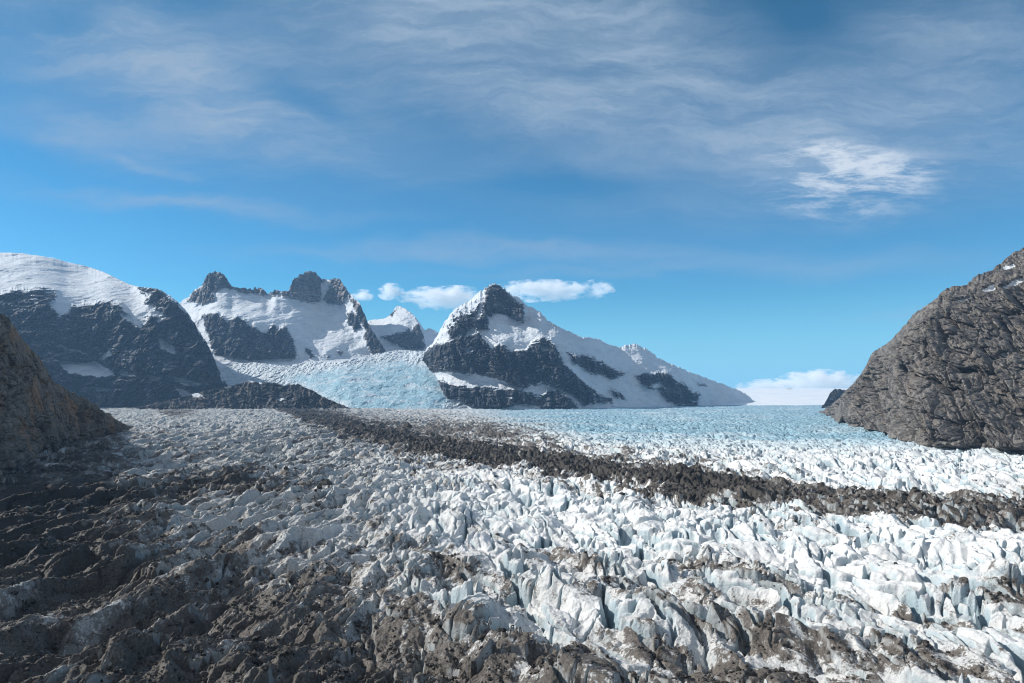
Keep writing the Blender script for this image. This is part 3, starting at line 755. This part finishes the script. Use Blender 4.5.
def build_clouds():
    """small fair-weather clouds far behind the peaks, outside the haze"""
    D = 13000.0
    k = D / F

    def cloud(px0, px1, py0, py1, label, seed, dens=.014, thr=.0, puff=.5):
        cx, cz = ((px0 + px1) / 2 - CX) * k, H + (HOR - (py0 + py1) / 2) * k
        rx, rz = (px1 - px0) / 2 * k, (py1 - py0) / 2 * k
        ry = min(rx, max(rz * 2.2, rx * .35))
        bm = bmesh.new()
        bmesh.ops.create_icosphere(bm, subdivisions=3, radius=1.0)
        me = bpy.data.meshes.new('cloud'); bm.to_mesh(me); bm.free()
        o = link(bpy.data.objects.new('cloud', me)); o.location = (cx, D, cz); o.scale = (rx * 1.12, ry, rz * 1.2)
        m = bpy.data.materials.new('cloud_vapour'); m.use_nodes = True
        n = m.node_tree.nodes; n.clear(); nt = NT(m.node_tree)
        out = n.new('ShaderNodeOutputMaterial'); pv = n.new('ShaderNodeVolumePrincipled')
        tc = nt.node('ShaderNodeTexCoord').outputs['Object']
        pos = nt.node('ShaderNodeNewGeometry').outputs['Position']
        ln = nt.node('ShaderNodeVectorMath', operation='LENGTH'); nt.l.new(tc, ln.inputs[0])
        fall = nt.math('SUBTRACT', 1.0, ln.outputs['Value'])
        w = nt.noise(nt.mapping(pos, (.6, 1, 1.25), (0, rad(-12), 0), (seed * 731., 0, 0)), 1 / 170, 7, .68, .2)
        sep = nt.node('ShaderNodeSeparateXYZ'); nt.l.new(tc, sep.inputs[0])
        val = nt.math('ADD', nt.math('MULTIPLY', fall, puff), nt.math('MULTIPLY', nt.math('SUBTRACT', w, .5), 2.5))
        dn = nt.math('MULTIPLY', nt.mapr(val, .10 + thr, .42 + thr), dens)
        nt.l.new(dn, pv.inputs['Density']); pv.inputs['Color'].default_value = (1, 1, 1, 1); pv.inputs['Anisotropy'].default_value = .1
        nt.l.new(pv.outputs[0], out.inputs['Volume'])
        me.materials.append(m)
        tag(o, label, 'cloud')
        return o
    cloud(401, 492, 287, 309, 'long white puffy cloud touching the left side of the central rock summit', 1)
    cloud(494, 588, 281, 301, 'white puffy cloud trailing off to the right of the central rock summit', 2)
    cloud(378, 404, 284, 300, 'small round white cloud alone in the gap above the far white peak', 3)
    cloud(350, 374, 290, 302, 'thin white cloud scrap beside the right flank of the twin spires', 4, .012)
    cloud(578, 614, 281, 298, 'wispy cloud scrap, last in the row right of the central summit', 5, .009, .05)
    cloud(738, 800, 380, 396, 'low cloud bank resting on the far snow plateau beside the central mountain end', 6, .012)
    cloud(776, 864, 371, 398, 'taller low white cloud bank rising behind the small dark rock knoll', 7, .012)


def rock_shape(rng, sub=1):
    bm = bmesh.new(); bmesh.ops.create_icosphere(bm, subdivisions=sub, radius=1.0)
    v = np.array([x.co[:] for x in bm.verts], float); f = np.array([[x.index for x in q.verts] for q in bm.faces])
    bm.free()
    for _ in range(7):                                    # planed off to an angular block
        n = rng.normal(size=3); n /= np.linalg.norm(n)
        d = v @ n; c = rng.uniform(.45, .8)
        v -= np.outer(np.maximum(d - c, 0), n)
    return v, f


def rubble_material(name, a, b, c):
    m, nt, bs, co, geo = new_mat(name)
    r = geo.outputs['Random Per Island']
    n = nt.noise(co, .9, 5, .65)
    col = nt.mix(nt.mapr(r, .2, .7), a, b); col = nt.mix(nt.mapr(r, .86, .95), col, c)
    nt.l.new(nt.mix(nt.math('MULTIPLY', nt.mapr(n, .4, .7), .5), col, c), bs.inputs['Base Color'])
    bs.inputs['Roughness'].default_value = .85; bs.inputs['Specular IOR Level'].default_value = .2
    bump(nt, bs, n, .5, .6)
    return m


def build_rubble():
    rng = np.random.default_rng(7)
    shapes = [rock_shape(rng) for _ in range(10)]
    # along the medial moraine and on the debris ridge under the left wall
    n = 6500
    px = rng.uniform(290, 1100, n); u = rng.normal(0, .62, n); u[::8] *= 2.6
    py = lerp_poly(px, MOR_C) + u * lerp_poly(px, MOR_W)
    px2 = rng.uniform(20, 330, 2600); py2 = lerp_poly(px2, [(0, 525), (60, 512), (140, 500), (200, 487), (250, 482), (300, 488), (360, 500)]) + rng.normal(0, 9, 2600)
    px = np.concatenate([px, px2]); py = np.concatenate([py, py2])
    Yg = F * H / (py - HOR); Xg = (px - CX) / F * Yg
    keep = (fbm(Xg / 22, Yg / 30, 99, 3) > -.05); Xg, Yg = Xg[keep], Yg[keep]
    # loose stones on the dirty ice in front
    nf = 60000
    pyf = rng.uniform(440, 690, nf); pxf = rng.uniform(-60, 1080, nf)
    Yf = F * H / (pyf - HOR); Xf = (pxf - CX) / F * Yf
    dd = glacier_point(Xf[:, None].astype(f32), Yf[:, None].astype(f32))[1][:, 0]
    kf = (dd > .62) & (rng.random(nf) < .6) & (fbm(Xf / 14, Yf / 18, 98, 3) > -.08)
    big_n = len(Xg)
    Xg = np.concatenate([Xg, Xf[kf]]); Yg = np.concatenate([Yg, Yf[kf]])
    print('stones', len(Xg))
    hg = glacier_height(Xg[:, None], Yg[:, None])[0][:, 0]
    V, T, off = [], [], 0
    size = np.exp(rng.normal(-.1, .62, len(Xg))) * np.clip(Yg / 800, .55, 1.9)
    size[big_n:] = np.clip(np.exp(rng.normal(-.35, .55, len(Xg) - big_n)), .3, 3) * np.clip(Yg[big_n:] / 420, .6, 1.5)
    for x, y, z, sz in zip(Xg, Yg, hg, size):
        v, f = shapes[rng.integers(10)]
        a = rng.uniform(0, 6.28); ca, sa = math.cos(a), math.sin(a)
        q = v * (sz * np.array([rng.uniform(.8, 1.4), rng.uniform(.7, 1.1), rng.uniform(.6, 1.1)]))
        q = np.stack([q[:, 0] * ca - q[:, 1] * sa, q[:, 0] * sa + q[:, 1] * ca, q[:, 2]], 1)
        V.append(q + (x, y, z + .25 * sz)); T.append(f + off); off += len(v)
    V = np.concatenate(V).astype(f32); T = np.concatenate(T).astype(np.int32)
    me = bpy.data.meshes.new('moraine_rubble')
    me.vertices.add(len(V)); me.vertices.foreach_set('co', V.reshape(-1))
    me.loops.add(T.size); me.loops.foreach_set('vertex_index', T.reshape(-1))
    me.polygons.add(len(T)); me.polygons.foreach_set('loop_start', np.arange(0, T.size, 3, dtype=np.int32))
    me.polygons.foreach_set('use_smooth', np.zeros(len(T), bool)); me.update(calc_edges=True)
    me.materials.append(rubble_material('dark_rubble', (.012, .011, .011), (.045, .040, .036), (.24, .215, .19)))
    tag(link(bpy.data.objects.new('moraine_rubble', me)), 'dark brown rock rubble strewn in bands along the glacier ice', 'rubble', 'stuff')

    # a few large boulders that stand out on the debris ridge
    for (bx, by, w, cols, lab) in [
        (102, 498, 13, ((.24, .20, .165), (.30, .25, .21), (.36, .31, .27)), 'pale tan angular boulder on the brown debris ridge below the left cliff'),
        (61, 516, 12, ((.10, .11, .14), (.13, .14, .17), (.18, .19, .22)), 'slate blue-grey boulder lying in shade under the left cliff'),
        (86, 512, 8, ((.16, .13, .11), (.20, .17, .14), (.27, .23, .20)), 'small tan boulder between the slate boulder and the pale boulder'),
        (50, 502, 12, ((.06, .05, .043), (.085, .07, .06), (.13, .11, .095)), 'dark brown rounded boulder at the left end of the debris ridge'),
        (134, 492, 9, ((.10, .085, .072), (.13, .11, .09), (.18, .16, .14)), 'brown flat-topped boulder on the debris ridge right of the pale boulder'),
    ]:
        y = F * H / (by + 2 - HOR); x = (bx - CX) / F * y
        z = float(glacier_height(np.array([[x]]), np.array([[y]]))[0][0, 0])
        r = w / F * y / 2
        v, f = rock_shape(rng, 3)
        v = v + .06 * rng.normal(size=v.shape) * 0 + .07 * np.sin(v[:, [1, 2, 0]] * 5 + bx)
        me = bpy.data.meshes.new('boulder')
        me.from_pydata((v * (r, r * .9, r * .75)).tolist(), [], f.tolist())
        me.materials.append(rubble_material('boulder_rock', *cols))
        o = link(bpy.data.objects.new('boulder', me)); o.location = (x, y, z + r * .45); o.rotation_euler = (0, .15, rng.uniform(0, 6))
        tag(o, lab, 'boulder')


def build_camera():
    c = bpy.data.cameras.new('camera'); c.sensor_width = 36; c.lens = 36 * F / 1024
    c.shift_y = (HOR - 341.5) / 1024; c.clip_start = 1; c.clip_end = 60000
    o = link(bpy.data.objects.new('camera', c)); o.location = (0, 0, H); o.rotation_euler = (math.pi / 2, 0, 0)
    sc.camera = o


build_glacier()
build_far_ice()
build_mountains()
build_rubble()
build_clouds()
build_world(); build_sun(); build_haze(); build_camera()
sc.view_settings.view_transform = 'Standard'; sc.view_settings.look = 'None'
sc.view_settings.gamma = 1; sc.view_settings.exposure = .12; sc.view_settings.use_curve_mapping = False
sc.cycles.filter_width = 1.1
sc.cycles.max_bounces = 12; sc.cycles.diffuse_bounces = 3; sc.cycles.glossy_bounces = 2; sc.cycles.volume_bounces = 10; sc.cycles.transparent_max_bounces = 8
